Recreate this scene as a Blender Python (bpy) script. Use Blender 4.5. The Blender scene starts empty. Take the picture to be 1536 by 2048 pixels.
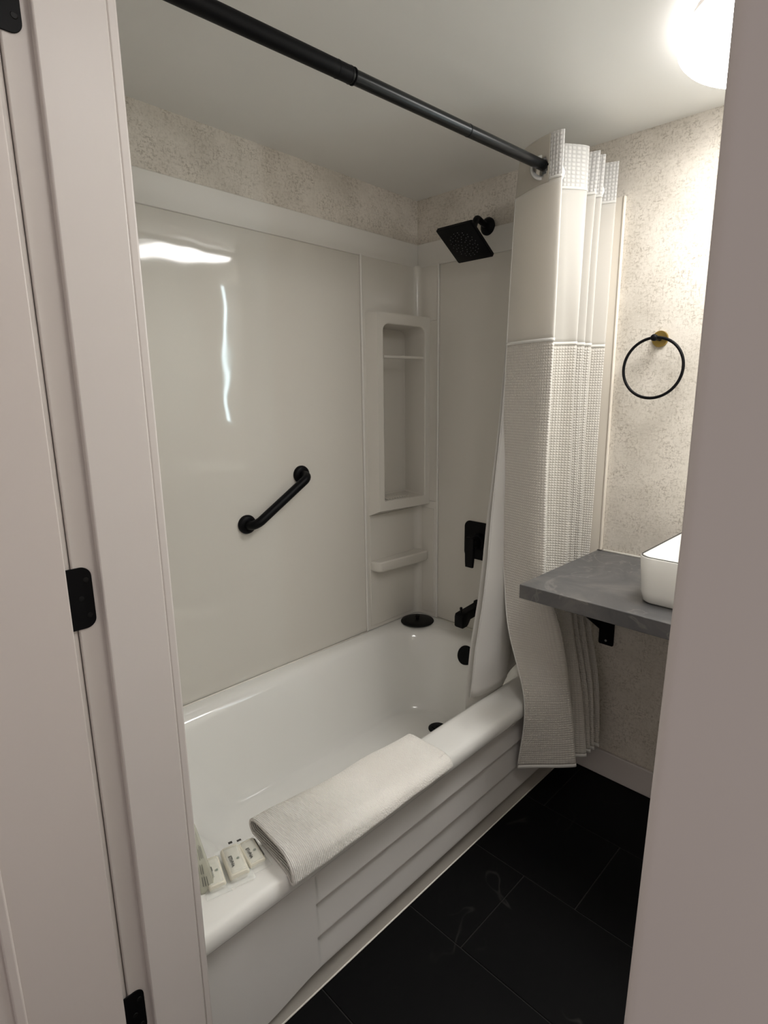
import bpy, bmesh, math, random
from mathutils import Vector, Matrix, noise
PI = math.pi
S = bpy.context.scene
COL = S.collection

# ------------------------------------------------------------------ camera
cam = bpy.data.objects.new('camera', bpy.data.cameras.new('camera'))
COL.objects.link(cam)
RM = ((0.731988, -0.139477, 0.666888), (0.681317, 0.150793, -0.716288), (-0.000656, 0.978677, 0.205406))
M4 = Matrix(RM).to_4x4(); M4.translation = Vector((1.63996, -1.76757, 1.34397))
cam.matrix_world = M4
cam.data.sensor_fit = 'AUTO'; cam.data.sensor_width = 36.0
cam.data.lens = 1120.99 * 36.0 / 2048.0
cam.data.shift_x = -65.155 / 2048.0
cam.data.shift_y = -0.57 / 2048.0
cam.data.clip_start = 0.01
S.camera = cam

# ------------------------------------------------------------------ world, exposure, lights
w = bpy.data.worlds.new('world'); S.world = w; w.use_nodes = True
w.node_tree.nodes['Background'].inputs[0].default_value = (1.0, 0.90, 0.87, 1)
w.node_tree.nodes['Background'].inputs[1].default_value = 0.39
S.view_settings.view_transform = 'Standard'; S.view_settings.look = 'None'
S.view_settings.gamma = 1.0; S.view_settings.use_curve_mapping = False
S.view_settings.exposure = 0.22
LAMP = 21.0          # ceiling light diffuser radiance
LAMP_SIDE = 3.6     # softer side wall of the diffuser
FILL_LAMP = 16.0        # added fill light by the doorway, out of view
STRIP = 17.0         # mirror side light radiance

def lin(c):
    c /= 255.0
    return c / 12.92 if c <= 0.04045 else ((c + 0.055) / 1.055) ** 2.4
def rgb(r, g, b): return (lin(r), lin(g), lin(b), 1)

# ------------------------------------------------------------------ materials
class NT:
    def __init__(s, name):
        s.m = bpy.data.materials.new(name); s.m.use_nodes = True
        s.t = s.m.node_tree; s.n = s.t.nodes; s.b = s.n['Principled BSDF']
    def node(s, t, **k):
        n = s.n.new(t)
        for a, v in k.items(): setattr(n, a, v)
        return n
    def link(s, a, b): s.t.links.new(a, b)
    def set(s, **k):
        for a, v in k.items():
            s.b.inputs[a.replace('_', ' ')].default_value = v
    def coords(s, kind='Object', scale=(1, 1, 1), rot=(0, 0, 0)):
        tc = s.node('ShaderNodeTexCoord'); mp = s.node('ShaderNodeMapping')
        mp.inputs['Scale'].default_value = scale; mp.inputs['Rotation'].default_value = rot
        s.link(tc.outputs[kind], mp.inputs['Vector']); return mp.outputs[0]
    def noise(s, vec, scale, detail=4, rough=0.5, dist=0.0):
        n = s.node('ShaderNodeTexNoise'); n.inputs['Scale'].default_value = scale
        n.inputs['Detail'].default_value = detail; n.inputs['Roughness'].default_value = rough
        n.inputs['Distortion'].default_value = dist
        s.link(vec, n.inputs['Vector']); return n.outputs[0]
    def ramp(s, fac, stops):
        r = s.node('ShaderNodeValToRGB'); e = r.color_ramp.elements
        while len(e) < len(stops): e.new(0.5)
        for el, (p, c) in zip(e, stops):
            el.position = p; el.color = c if len(c) == 4 else (*c, 1)
        s.link(fac, r.inputs[0]); return r.outputs[0]
    def mix(s, fac, a, b, mode='MIX'):
        n = s.node('ShaderNodeMix', data_type='RGBA', blend_type=mode)
        if isinstance(fac, (int, float)): n.inputs[0].default_value = fac
        else: s.link(fac, n.inputs[0])
        for v, i in ((a, 6), (b, 7)):
            if isinstance(v, tuple): n.inputs[i].default_value = v
            else: s.link(v, n.inputs[i])
        return n.outputs[2]
    def math(s, op, a, b=0.0):
        n = s.node('ShaderNodeMath', operation=op)
        for v, i in ((a, 0), (b, 1)):
            if isinstance(v, (int, float)): n.inputs[i].default_value = v
            else: s.link(v, n.inputs[i])
        return n.outputs[0]
    def color(s, c):
        if isinstance(c, tuple): s.b.inputs['Base Color'].default_value = c
        else: s.link(c, s.b.inputs['Base Color'])
    def bump(s, h, strength=0.3, dist=0.001):
        n = s.node('ShaderNodeBump'); n.inputs['Strength'].default_value = strength
        n.inputs['Distance'].default_value = dist
        s.link(h, n.inputs['Height']); s.link(n.outputs[0], s.b.inputs['Normal'])

def simple(name, col, rough=0.5, metal=0.0, var=0.03, vs=8.0, coat=0.0, bumpS=0.0, bumpScale=200, spec=None):
    t = NT(name); v = t.coords()
    d = tuple(max(0, x * (1 - var)) for x in col[:3]) + (1,)
    t.color(t.mix(t.noise(v, vs), d, col))
    t.set(Roughness=rough, Metallic=metal)
    if spec is not None: t.set(Specular_IOR_Level=spec)
    if coat: t.set(Coat_Weight=coat, Coat_Roughness=0.05)
    if bumpS: t.bump(t.noise(v, bumpScale, 3), bumpS, 0.0006)
    return t.m

M = {}
M['ceiling'] = simple('ceiling_paint', rgb(240, 239, 235), 0.42, bumpS=0.15, bumpScale=45)
M['trim'] = simple('trim_paint', rgb(208, 201, 196), 0.42, bumpS=0.12, bumpScale=90)
M['door'] = simple('door_paint', rgb(205, 196, 190), 0.4, bumpS=0.12, bumpScale=70)
M['acrylic'] = simple('surround_acrylic', rgb(216, 212, 203), 0.05, var=0.02, vs=2)
M['acrylic_soft'] = simple('surround_moulded_acrylic', rgb(218, 214, 205), 0.16, var=0.02, vs=3)
M['cap'] = simple('cap_trim_plastic', rgb(224, 221, 214), 0.3)
M['edge'] = simple('edge_trim_plastic', rgb(238, 230, 216), 0.3)
M['tub'] = simple('tub_enamel', rgb(238, 237, 232), 0.12, var=0.015, vs=2, coat=0.4)
M['apron'] = simple('tub_apron_enamel', rgb(222, 219, 215), 0.22, var=0.015, vs=2)
M['toe'] = simple('toe_trim_shaded', rgb(160, 155, 147), 0.4, var=0.15, vs=12)  # darkened colour stands in for the shadow below the apron
M['caulk'] = simple('caulk', rgb(232, 228, 218), 0.5)
M['black'] = simple('matte_black_metal', (0.0035, 0.0035, 0.0042, 1), 0.45, 0.0, spec=0.12)
M['blackrod'] = simple('satin_black_rod', (0.0035, 0.0042, 0.0048, 1), 0.27, 0.0, spec=0.3)
M['rubber'] = simple('black_rubber', (0.0035, 0.0035, 0.0035, 1), 0.5, spec=0.25)
M['nozzle'] = simple('nozzle_rubber', rgb(95, 95, 98), 0.5)
M['chrome'] = simple('chrome', rgb(206, 206, 203), 0.28, 0.7)
M['brass'] = simple('brass', rgb(176, 150, 84), 0.32, 1.0, var=0.15, vs=60)
M['ceramic'] = simple('white_ceramic', rgb(236, 235, 228), 0.12, var=0.01, coat=0.3)
M['inkline'] = simple('dark_edge_line', rgb(48, 46, 42), 0.4)
M['ink'] = simple('printed_ink', rgb(88, 88, 84), 0.6)
M['inkgreen'] = simple('printed_mark', rgb(142, 150, 140), 0.6)
M['soap'] = simple('soap_wrapper', rgb(226, 222, 206), 0.4)
M['liner'] = NT('liner_vinyl')
t = M['liner']; t.color(rgb(228, 226, 222)); t.set(Roughness=0.35)
t.bump(t.noise(t.coords(), 12, 3), 0.25, 0.01)
def add_translucent(t, amount, col):
    out = t.n['Material Output']; tr = t.node('ShaderNodeBsdfTranslucent'); tr.inputs[0].default_value = col
    mx = t.node('ShaderNodeMixShader'); mx.inputs[0].default_value = amount
    t.link(t.b.outputs[0], mx.inputs[1]); t.link(tr.outputs[0], mx.inputs[2]); t.link(mx.outputs[0], out.inputs[0])
add_translucent(t, 0.45, rgb(230, 228, 224)); M['liner'] = t.m

def fabric(name, col, waffle=0.0, cell=0.007, trans=0.25, fine=0.2, contrast=0.0):
    t = NT(name); t.set(Roughness=0.85, Sheen_Weight=0.2)
    uv = t.coords('UV')
    nz = t.noise(uv, 900, 2)
    if waffle:
        sp = t.node('ShaderNodeSeparateXYZ'); t.link(uv, sp.inputs[0])
        k = 2 * PI / cell
        # square waffle cells from the cloth's own length coordinates (metres)
        a = t.math('ABSOLUTE', t.math('SINE', t.math('MULTIPLY', sp.outputs[0], k / 2)))
        b = t.math('ABSOLUTE', t.math('SINE', t.math('MULTIPLY', sp.outputs[1], k / 2)))
        h = t.math('MULTIPLY', a, b)
        hh = t.math('ADD', t.math('MULTIPLY', h, 1.0), t.math('MULTIPLY', nz, 0.3))
        t.bump(hh, waffle, 0.0016)
        if contrast:
            dk = tuple(x * (1 - contrast) for x in col[:3]) + (1,)
            mr = t.node('ShaderNodeMapRange'); mr.inputs[1].default_value = 0.15; mr.inputs[2].default_value = 0.8
            t.link(h, mr.inputs[0]); t.color(t.mix(mr.outputs[0], dk, col))
        else: t.color(col)
    else:
        t.color(t.mix(t.noise(uv, 6), tuple(x * 0.97 for x in col[:3]) + (1,), col)); t.bump(nz, fine, 0.0008)
    add_translucent(t, trans, col)
    return t.m
M['waffle_top'] = fabric('curtain_waffle_band', rgb(232, 230, 226), 1.0, 0.0100, 0.2, contrast=0.20)
M['waffle'] = fabric('curtain_waffle', rgb(234, 229, 220), 1.0, 0.0080, 0.25, contrast=0.10)
M['sheer'] = fabric('curtain_window_voile', rgb(238, 235, 229), 0, 0, 0.5)
M['hem'] = fabric('curtain_hem', rgb(238, 236, 230), 0, 0, 0.2)
M['flap'] = fabric('curtain_band_shaded_reverse', rgb(196, 190, 178), 0, 0, 0.15)  # the grey is shade put into the flap's colour

# towel
t = NT('towel_cotton'); t.set(Roughness=0.95, Sheen_Weight=0.3)
v = t.coords('Object')
wv = t.node('ShaderNodeTexWave', wave_type='BANDS', bands_direction='Y'); wv.inputs['Scale'].default_value = 78
wv.inputs['Distortion'].default_value = 1.2; wv.inputs['Detail'].default_value = 2; wv.inputs['Detail Scale'].default_value = 3
t.link(v, wv.inputs['Vector'])
nz = t.noise(v, 260, 4)
sp = t.node('ShaderNodeSeparateXYZ'); t.link(v, sp.inputs[0])
mr = t.node('ShaderNodeMapRange'); mr.inputs[1].default_value = -1.18; mr.inputs[2].default_value = -0.98; mr.inputs[3].default_value = 1.0; mr.inputs[4].default_value = 0.15
t.link(sp.outputs[1], mr.inputs[0])
t.bump(t.math('ADD', t.math('MULTIPLY', wv.outputs[1], mr.outputs[0]), t.math('MULTIPLY', nz, 1.5)), 1.0, 0.0022)
t.color(t.mix(t.noise(v, 14), rgb(238, 232, 223), rgb(248, 245, 238))); M['towel'] = t.m

# wallpaper : woven plaster look, fine dark flecks in short strokes over a cloudy cream ground
def wallpaper(name, sx, rot):
    t = NT(name); t.set(Roughness=0.62)
    v = t.coords('Object', rot=rot)
    mp1 = t.node('ShaderNodeMapping'); mp1.inputs['Scale'].default_value = (1, 1, 2.2); t.link(v, mp1.inputs[0])
    mp2 = t.node('ShaderNodeMapping'); mp2.inputs['Scale'].default_value = (2.4, 2.4, 1); t.link(v, mp2.inputs[0])
    cloud = t.noise(v, 5.0, 5, 0.6)
    f1 = t.noise(mp1.outputs[0], 74, 5, 0.75, 0.35); f2 = t.noise(mp2.outputs[0], 74, 5, 0.75, 0.35)
    patch = t.noise(v, 13, 3, 0.6)
    base = t.mix(t.ramp(cloud, [(0.35, rgb(196, 188, 176)), (0.62, rgb(216, 209, 198))]), rgb(0, 0, 0), rgb(0, 0, 0))
    base = t.ramp(cloud, [(0.34, rgb(203, 196, 184)), (0.64, rgb(224, 217, 206))])
    m1 = t.ramp(f1, [(0.53, (0, 0, 0)), (0.61, (1, 1, 1))]); m2 = t.ramp(f2, [(0.53, (0, 0, 0)), (0.61, (1, 1, 1))])
    mk = t.math('MAXIMUM', m1, m2)
    pm = t.ramp(patch, [(0.36, (0.18, 0.18, 0.18)), (0.60, (0.85, 0.85, 0.85))])
    c = t.mix(t.math('MULTIPLY', mk, pm), base, rgb(166, 157, 143))
    l1 = t.ramp(f1, [(0.33, (1, 1, 1)), (0.42, (0, 0, 0))])
    c = t.mix(t.math('MULTIPLY', l1, 0.5), c, rgb(232, 226, 215))
    t.color(c); t.bump(t.math('ADD', f1, f2), 0.35, 0.0012)
    return t.m
M['paper'] = wallpaper('wallpaper_flecked', 1, (0, 0, 0))

# slate floor : large black tiles laid in a running bond, thin grout lines
t = NT('black_slate_tile'); t.set(Roughness=0.6, Specular_IOR_Level=0.11)
v = t.coords('Object')
n1 = t.noise(v, 3.0, 5, 0.6); n2 = t.noise(v, 55, 4, 0.6)
vein = t.noise(v, 2.3, 3, 0.55, 0.9)
vm = t.ramp(vein, [(0.492, (0, 0, 0)), (0.5, (1, 1, 1)), (0.508, (0, 0, 0))])
vk = t.math('MULTIPLY', vm, t.ramp(t.noise(v, 6, 2), [(0.55, (0, 0, 0)), (0.72, (1, 1, 1))]))
c = t.mix(n1, (0.0018, 0.0019, 0.0022, 1), (0.0042, 0.0041, 0.0044, 1))
c = t.mix(t.math('MULTIPLY', vk, 0.22), c, rgb(96, 94, 90))
t.color(c); t.bump(t.math('ADD', n2, n1), 0.3, 0.001); M['tile'] = t.m
M['grout'] = simple('grout', rgb(46, 45, 44), 0.85, spec=0.2)

# countertop laminate
t = NT('slate_laminate'); t.set(Roughness=0.38)
v = t.coords('Object')
a = t.noise(v, 5, 6, 0.65, 1.2); b = t.noise(v, 28, 5, 0.6)
c = t.ramp(a, [(0.3, rgb(68, 68, 69)), (0.5, rgb(86, 85, 85)), (0.7, rgb(110, 107, 103))])
vn = t.noise(v, 3.2, 4, 0.6, 1.5)
vk = t.ramp(vn, [(0.485, (0, 0, 0)), (0.5, (1, 1, 1)), (0.515, (0, 0, 0))])
c = t.mix(t.math('MULTIPLY', vk, 0.22), c, rgb(170, 164, 156))
c = t.mix(t.math('MULTIPLY', b, 0.25), c, rgb(78, 78, 80))
t.color(c); t.bump(b, 0.1, 0.0005); M['slate'] = t.m

def emit(name, col, s):
    t = NT(name); t.color(rgb(240, 240, 240)); t.set(Roughness=0.4)
    t.b.inputs['Emission Color'].default_value = col; t.b.inputs['Emission Strength'].default_value = s
    return t.m
M['lamp'] = emit('light_diffuser', (1.0, 0.98, 0.965, 1), LAMP)
M['lampside'] = emit('light_diffuser_side', (1.0, 0.98, 0.965, 1), LAMP_SIDE)
M['fill_lamp'] = emit('added_fill_diffuser', (1.0, 0.98, 0.965, 1), FILL_LAMP)  # emission of the added fill light
M['strip'] = emit('strip_diffuser', (0.72, 0.93, 1.0, 1), STRIP)
t = NT('mirror_glass'); t.color((0.9, 0.9, 0.9, 1)); t.set(Metallic=1.0, Roughness=0.02); M['mirror'] = t.m
t = NT('clear_film'); t.color((0.95, 0.97, 0.93, 1)); t.set(Roughness=0.12, IOR=1.35, Alpha=0.30); M['film'] = t.m
t = NT('cloudy_film'); t.color(rgb(208, 208, 190)); t.set(Roughness=0.25, Alpha=0.62); M['cloudy'] = t.m

# ------------------------------------------------------------------ mesh helpers
def obj(name, bm, mat, parent=None, smooth=False, bevel=0, seg=2, solid=0, auto=None):
    bmesh.ops.recalc_face_normals(bm, faces=bm.faces)
    me = bpy.data.meshes.new(name); bm.to_mesh(me); bm.free()
    for m in (mat if isinstance(mat, (list, tuple)) else [mat]): me.materials.append(m)
    o = bpy.data.objects.new(name, me); COL.objects.link(o)
    if parent: o.parent = parent
    if solid:
        md = o.modifiers.new('solidify', 'SOLIDIFY'); md.thickness = solid; md.offset = 0
    if bevel:
        md = o.modifiers.new('bevel', 'BEVEL'); md.width = bevel; md.segments = seg; md.limit_method = 'ANGLE'
        md.angle_limit = math.radians(40); smooth = True
    if smooth:
        for p in me.polygons: p.use_smooth = True
        if bevel or auto:
            try: me.set_sharp_from_angle(angle=math.radians(auto or 50))
            except Exception: pass
    return o
def tag(o, label=None, cat=None, group=None, kind=None):
    if label: o['label'] = label
    if cat: o['category'] = cat
    if group: o['group'] = group
    if kind: o['kind'] = kind
    return o
def empty(name, loc, label, cat, group=None):
    e = bpy.data.objects.new(name, None); e.location = (0, 0, 0); COL.objects.link(e); e.empty_display_size = 0.05
    return tag(e, label, cat, group)
def struct(o, label):
    o['kind'] = 'structure'; o['label'] = label; return o
def BM(): return bmesh.new()
def box(bm, x0, x1, y0, y1, z0, z1):
    vs = [bm.verts.new((x, y, z)) for x in (x0, x1) for y in (y0, y1) for z in (z0, z1)]
    for f in ((0, 1, 3, 2), (4, 6, 7, 5), (0, 4, 5, 1), (2, 3, 7, 6), (0, 2, 6, 4), (1, 5, 7, 3)):
        bm.faces.new([vs[i] for i in f])
def bridge(bm, A, B, closed=True):
    n = len(A)
    for i in range(n if closed else n - 1):
        j = (i + 1) % n
        bm.faces.new((A[i], A[j], B[j], B[i]))
def loft(bm, secs, closed=True, cap0=False, cap1=False):
    rows = [[bm.verts.new(p) for p in s] for s in secs]
    for a, b in zip(rows, rows[1:]): bridge(bm, a, b, closed)
    if cap0: bm.faces.new(rows[0])
    if cap1: bm.faces.new(rows[-1])
    return rows
def lathe(bm, prof, c, axis='Z', n=40, cap0=True, cap1=True):
    """prof: (radius, height) pairs along the axis from c."""
    secs = []
    c = Vector(c)
    A = {'X': (Vector((1, 0, 0)), Vector((0, 1, 0)), Vector((0, 0, 1))),
         'Y': (Vector((0, 1, 0)), Vector((0, 0, 1)), Vector((1, 0, 0))),
         'Z': (Vector((0, 0, 1)), Vector((1, 0, 0)), Vector((0, 1, 0)))}
    if isinstance(axis, str): a, u, v = A[axis]
    else:
        a = Vector(axis).normalized(); u = a.orthogonal().normalized(); v = a.cross(u)
    for r, h in prof:
        secs.append([c + a * h + (u * math.cos(2 * PI * i / n) + v * math.sin(2 * PI * i / n)) * max(r, 1e-5) for i in range(n)])
    loft(bm, secs, True, cap0, cap1)
def tube(bm, path, r, n=20, closed=False, cap=True):
    path = [Vector(p) for p in path]; secs = []
    m = len(path); up = None
    for i, p in enumerate(path):
        if closed: d = path[(i + 1) % m] - path[i - 1]
        else: d = path[min(i + 1, m - 1)] - path[max(i - 1, 0)]
        d.normalize()
        if up is None: up = d.orthogonal().normalized()
        up = (up - d * up.dot(d)).normalized(); s = d.cross(up)
        rr = r[i] if isinstance(r, (list, tuple)) else r
        secs.append([p + (up * math.cos(2 * PI * k / n) + s * math.sin(2 * PI * k / n)) * rr for k in range(n)])
    if closed:
        rows = [[bm.verts.new(q) for q in s] for s in secs]
        for i in range(m): bridge(bm, rows[i], rows[(i + 1) % m])
    else: loft(bm, secs, True, cap, cap)
def rrect(x0, x1, y0, y1, r, k=8):
    """closed rounded rectangle, counter-clockwise; r single or per corner (x1y1, x0y1, x0y0, x1y0)"""
    rs = r if isinstance(r, (list, tuple)) else (r,) * 4
    pts = []
    for (cx, cy, sx, sy, a0), rr in zip(((x1, y1, -1, -1, 0), (x0, y1, 1, -1, 90), (x0, y0, 1, 1, 180), (x1, y0, -1, 1, 270)), rs):
        for i in range(k + 1):
            a = math.radians(a0 + 90 * i / k)
            pts.append((cx + sx * rr + rr * math.cos(a), cy + sy * rr + rr * math.sin(a)))
    return pts
def plate(bm, pts2, f0, f1):
    """extrude a 2-D outline; f0/f1 map (a,b) to 3-D"""
    loft(bm, [[f0(*p) for p in pts2], [f1(*p) for p in pts2]], True, True, True)
def cr(p0, p1, p2, p3, t):
    return 0.5 * ((2 * p1) + (-p0 + p2) * t + (2 * p0 - 5 * p1 + 4 * p2 - p3) * t * t + (-p0 + 3 * p1 - 3 * p2 + p3) * t ** 3)
def spline(P, n):
    P = [Vector(p) for p in P]; out = []
    for i in range(len(P) - 1):
        a = P[i - 1] if i else P[0] * 2 - P[1]; d = P[i + 2] if i + 2 < len(P) else P[-1] * 2 - P[-2]
        for k in range(n): out.append(cr(a, P[i], P[i + 1], d, k / n))
    out.append(P[-1].copy()); return out
def text_mesh(name, s, size, mat, parent, mtx, bold=0.0):
    cu = bpy.data.curves.new(name, 'FONT'); cu.body = s; cu.size = size; cu.align_x = 'CENTER'; cu.align_y = 'CENTER'
    cu.offset = bold; cu.extrude = 0.0001
    tmp = bpy.data.objects.new('tmp', cu); COL.objects.link(tmp)
    me = bpy.data.meshes.new_from_object(tmp.evaluated_get(bpy.context.evaluated_depsgraph_get()))
    bpy.data.objects.remove(tmp); me.materials.clear(); me.materials.append(mat); me.transform(mtx); me.name = name
    o = bpy.data.objects.new(name, me); COL.objects.link(o); o.parent = parent; return o

H = 2.0872; RX = 1.92; YN = -1.4585; YO = -1.567; JX = 0.85; JR = 1.588; DH = 2.03

# ------------------------------------------------------------------ setting
bm = BM()
box(bm, -0.1, RX + 0.1, -2.9, 0.1, -0.06, -0.002)
fl = struct(obj('floor', bm, M['grout']), 'black slate tile floor')
bm = BM()   # tiles: rows 0.29 deep, joints offset row by row
g = 0.0015
rows = [(-0.285, 0.0, 1.10 - 0.60), (-0.57, -0.285, 1.10 - 0.60), (-0.86, -0.57, 0.943), (-1.155, -0.86, 0.72), (-1.45, -1.155, 0.95), (-1.745, -1.45, 0.8), (-2.04, -1.745, 1.1), (-2.335, -2.04, 0.9), (-2.63, -2.335, 0.7), (-2.9, -2.63, 1.0)]
rows[0] = (-0.285, 0.0, 0.84); rows[1] = (-0.57, -0.285, 1.10)
for (y0, y1, xo) in rows:
    x = xo - 0.6 * math.ceil((xo + 0.1) / 0.6)
    while x < RX + 0.1:
        a, b = max(x, -0.1), min(x + 0.6, RX + 0.1)
        if b - a > 0.01: box(bm, a + g, b - g, y0 + g, y1 - g, -0.01, 0.0)
        x += 0.6
o = obj('floor_tiles', bm, M['tile'], fl, bevel=0.0008, seg=1)
bm = BM(); box(bm, -0.1, RX + 0.1, YO - 0.0, 0.1, H, H + 0.05)
struct(obj('ceiling', bm, M['ceiling']), 'painted ceiling')
# left wall with the recess behind the corner niche
bm = BM()
box(bm, -0.1, 0, YN, -0.262, 0, H); box(bm, -0.1, 0, -0.262, 0.0, 0, 0.905)
box(bm, -0.1, 0, -0.262, 0.0, 1.617, H); box(bm, -0.1, -0.062, -0.262, 0.0, 0.905, 1.617)
struct(obj('wall_left', bm, M['paper']), 'flecked cream wallpaper wall above the tub')
bm = BM(); box(bm, -0.1, RX + 0.1, 0.0, 0.1, 0, H)
struct(obj('wall_back', bm, M['paper']), 'flecked cream wallpaper wall behind the counter')
bm = BM(); box(bm, RX, RX + 0.1, YO, 0.0, 0, H)
struct(obj('wall_right', bm, M['paper']), 'wallpapered side wall')
bm = BM()
box(bm, -0.1, JX - 0.02, YO, YN, 0, H); box(bm, JR + 0.02, RX, YO, YN, 0, H); box(bm, JX - 0.02, JR + 0.02, YO, YN, DH + 0.02, H)
struct(obj('wall_front', bm, M['trim']), 'painted wall holding the doorway')
bm = BM(); box(bm, 0.79, RX, -0.013, -0.0005, 0.0, 0.098)
struct(obj('baseboard_back', bm, M['trim'], bevel=0.003), 'white baseboard below the counter')
bm = BM(); box(bm, RX - 0.013, RX - 0.0005, YN, -0.014, 0.0, 0.098)
struct(obj('baseboard_right', bm, M['trim'], bevel=0.003), 'white baseboard on the side wall')
# left door jamb: rabbet face, stop and inner casing edge
bm = BM()
box(bm, JX - 0.02, JX, -1.5665, YN, 0.0, DH)
j = struct(obj('trim_1', bm, M['trim'], bevel=0.002), 'white hinge-side door jamb')
bm = BM(); box(bm, JX - 0.001, JX + 0.0125, -1.537, YN, 0.0, DH)
obj('door_stop', bm, M['trim'], j, bevel=0.0022, seg=3)
bm = BM(); box(bm, JX - 0.05, JX + 0.0075, YN + 0.0005, -1.4447, 0.0, DH)
obj('inner_edge', bm, M['trim'], j, bevel=0.003)
bm = BM(); box(bm, JX - 0.07, JX - 0.0025, -1.580, -1.567, 0.0, DH + 0.06)
obj('casing', bm, M['trim'], j, bevel=0.003)
# right jamb and rounded casing seen close up
bm = BM(); box(bm, JR, JR + 0.02, YO, YN, 0.0, DH)
j = struct(obj('trim_2', bm, M['trim']), 'white latch-side door jamb')
bm = BM()
prof = []
x0 = 1.5826; yf = -1.5850
for i in range(9):
    a = PI / 2 * i / 8
    prof.append((x0 + 0.006 * (1 - math.cos(a)), yf + 0.006 * (1 - math.sin(a))))
prof += [(1.606, yf - 0.0004), (1.640, yf - 0.0012), (1.650, yf), (1.655, YO), (x0, YO)]
loft(bm, [[(x - 0.0050 * min(1, max(0, (1.30 - zz) / 0.30)), y, zz) for x, y in prof] for zz in (0.0, 1.0, 1.1, 1.2, 1.30, DH + 0.06)], True, True, True)   # the old casing bows a little
obj('casing', bm, M['trim'], j, smooth=True, auto=35)
bm = BM(); box(bm, JX - 0.07, 1.655, -1.582, -1.567, DH + 0.003, DH + 0.063)
box(bm, JX, JR, -1.566, YN, DH, DH + 0.02)
struct(obj('trim_3', bm, M['trim'], bevel=0.002), 'white door head trim')

# open door leaf with three black hinges
DX = 0.885
d = bpy.data.objects.new('door_1', None); COL.objects.link(d); struct(d, 'white door standing open into the hall')
bm = BM(); DY1 = -1.5815; DY0 = -2.31
box(bm, 0.8525, DX, DY0, DY1, 0.012, 2.02)
obj('slab', bm, M['door'], d, bevel=0.0015)
bm = BM()   # raised moulding round the door's field
pn = [(-1.697, 0.16), (-1.697, 0.80), (-2.19, 0.80), (-2.19, 0.16)]
for (a, b), (c2, e) in zip(pn, pn[1:] + pn[:1]):
    y0, y1 = min(a, c2) - 0.006, max(a, c2) + 0.006; z0, z1 = min(b, e) - 0.006, max(b, e) + 0.006
    box(bm, DX - 0.001, DX + 0.004, y0, y1, z0, z1)
obj('panel_moulding', bm, M['door'], d, bevel=0.003, seg=3)
for zc in (1.764, 1.084, 0.404):
    bm = BM(); hz = 0.0415
    pts = rrect(-1.5775, -1.5450, zc - hz, zc + hz, (0.013, 0.0005, 0.0005, 0.013))
    plate(bm, pts, lambda a, b: (JX + 0.0001, a, b), lambda a, b: (JX + 0.0022, a, b))
    hg = obj('hinge', bm, M['black'], d, bevel=0.0004, seg=1)
    hg['label'] = 'black rounded hinge leaf'
    bm = BM(); lathe(bm, [(0.0045, -hz), (0.0045, hz)], (JX - 0.002, -1.5785, zc), 'Z', 16)
    obj('barrel', bm, M['black'], hg, smooth=True, auto=50)
    bm = BM()
    for yy, zz in ((-1.552, 0.024), (-1.560, 0.0), (-1.552, -0.024)):
        lathe(bm, [(0.0036, 0), (0.0030, 0.0007)], (JX + 0.0022, yy, zc + zz), 'X', 14)
    obj('screws', bm, M['rubber'], hg, smooth=True, auto=40)

# ------------------------------------------------------------------ tub surround
sur = empty('tub_surround', (0, 0, 0), 'glossy off-white moulded tub surround lining the bath alcove', 'shower surround')
random.seed(3)
bm = BM(); ny, nz_ = 110, 140; y0, y1, z0, z1 = YN + 0.001, -0.312, 0.384, 1.842
grid = []
def bulge(y, z):
    v = noise.noise(Vector((y * 3.1 + 4.2, z * 2.2 + 1.7, 0.3))) * 0.0022
    v += noise.noise(Vector((y * 8.0 + 1.0, z * 5.0 + 7.7, 2.3))) * 0.00070
    v += noise.noise(Vector((y * 19.0 + 9.0, z * 11.0, 5.3))) * 0.00030
    e = min(1, (y - y0) / 0.05, (y1 - y) / 0.05, (z - z0) / 0.06, (z1 - z) / 0.04)
    e = max(0, e); return v * e * e * (3 - 2 * e)
for i in range(ny + 1):
    r = []
    for k in range(nz_ + 1):
        y = y0 + (y1 - y0) * i / ny; z = z0 + (z1 - z0) * k / nz_
        r.append(bm.verts.new((0.010 + bulge(y, z), y, z)))
    grid.append(r)
for a, b in zip(grid, grid[1:]): bridge(bm, a, b, False)
bk = [bm.verts.new((0.0005, y, z)) for y, z in ((y0, z0), (y1, z0), (y1, z1), (y0, z1))]
bm.faces.new(bk)
bm.faces.new([r[0] for r in grid] + [bk[1], bk[0]]); bm.faces.new([r[-1] for r in grid] + [bk[2], bk[3]])
bm.faces.new(grid[0] + [bk[3], bk[0]]); bm.faces.new(grid[-1] + [bk[2], bk[1]])
obj('long_panel', bm, M['acrylic'], sur, smooth=True, auto=40)
bm = BM(); box(bm, 0.118, 0.8005, -0.0085, -0.0005, 0.384, 1.842)
obj('end_panel', bm, M['acrylic'], sur, bevel=0.002)
bm = BM(); box(bm, 0.8010, 0.838, -0.0085, -0.0005, 0.384, 1.9205); box(bm, 0.838, 0.850, -0.0085, -0.0005, 0.829, 1.9205)
obj('end_flange', bm, M['edge'], sur)
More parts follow.
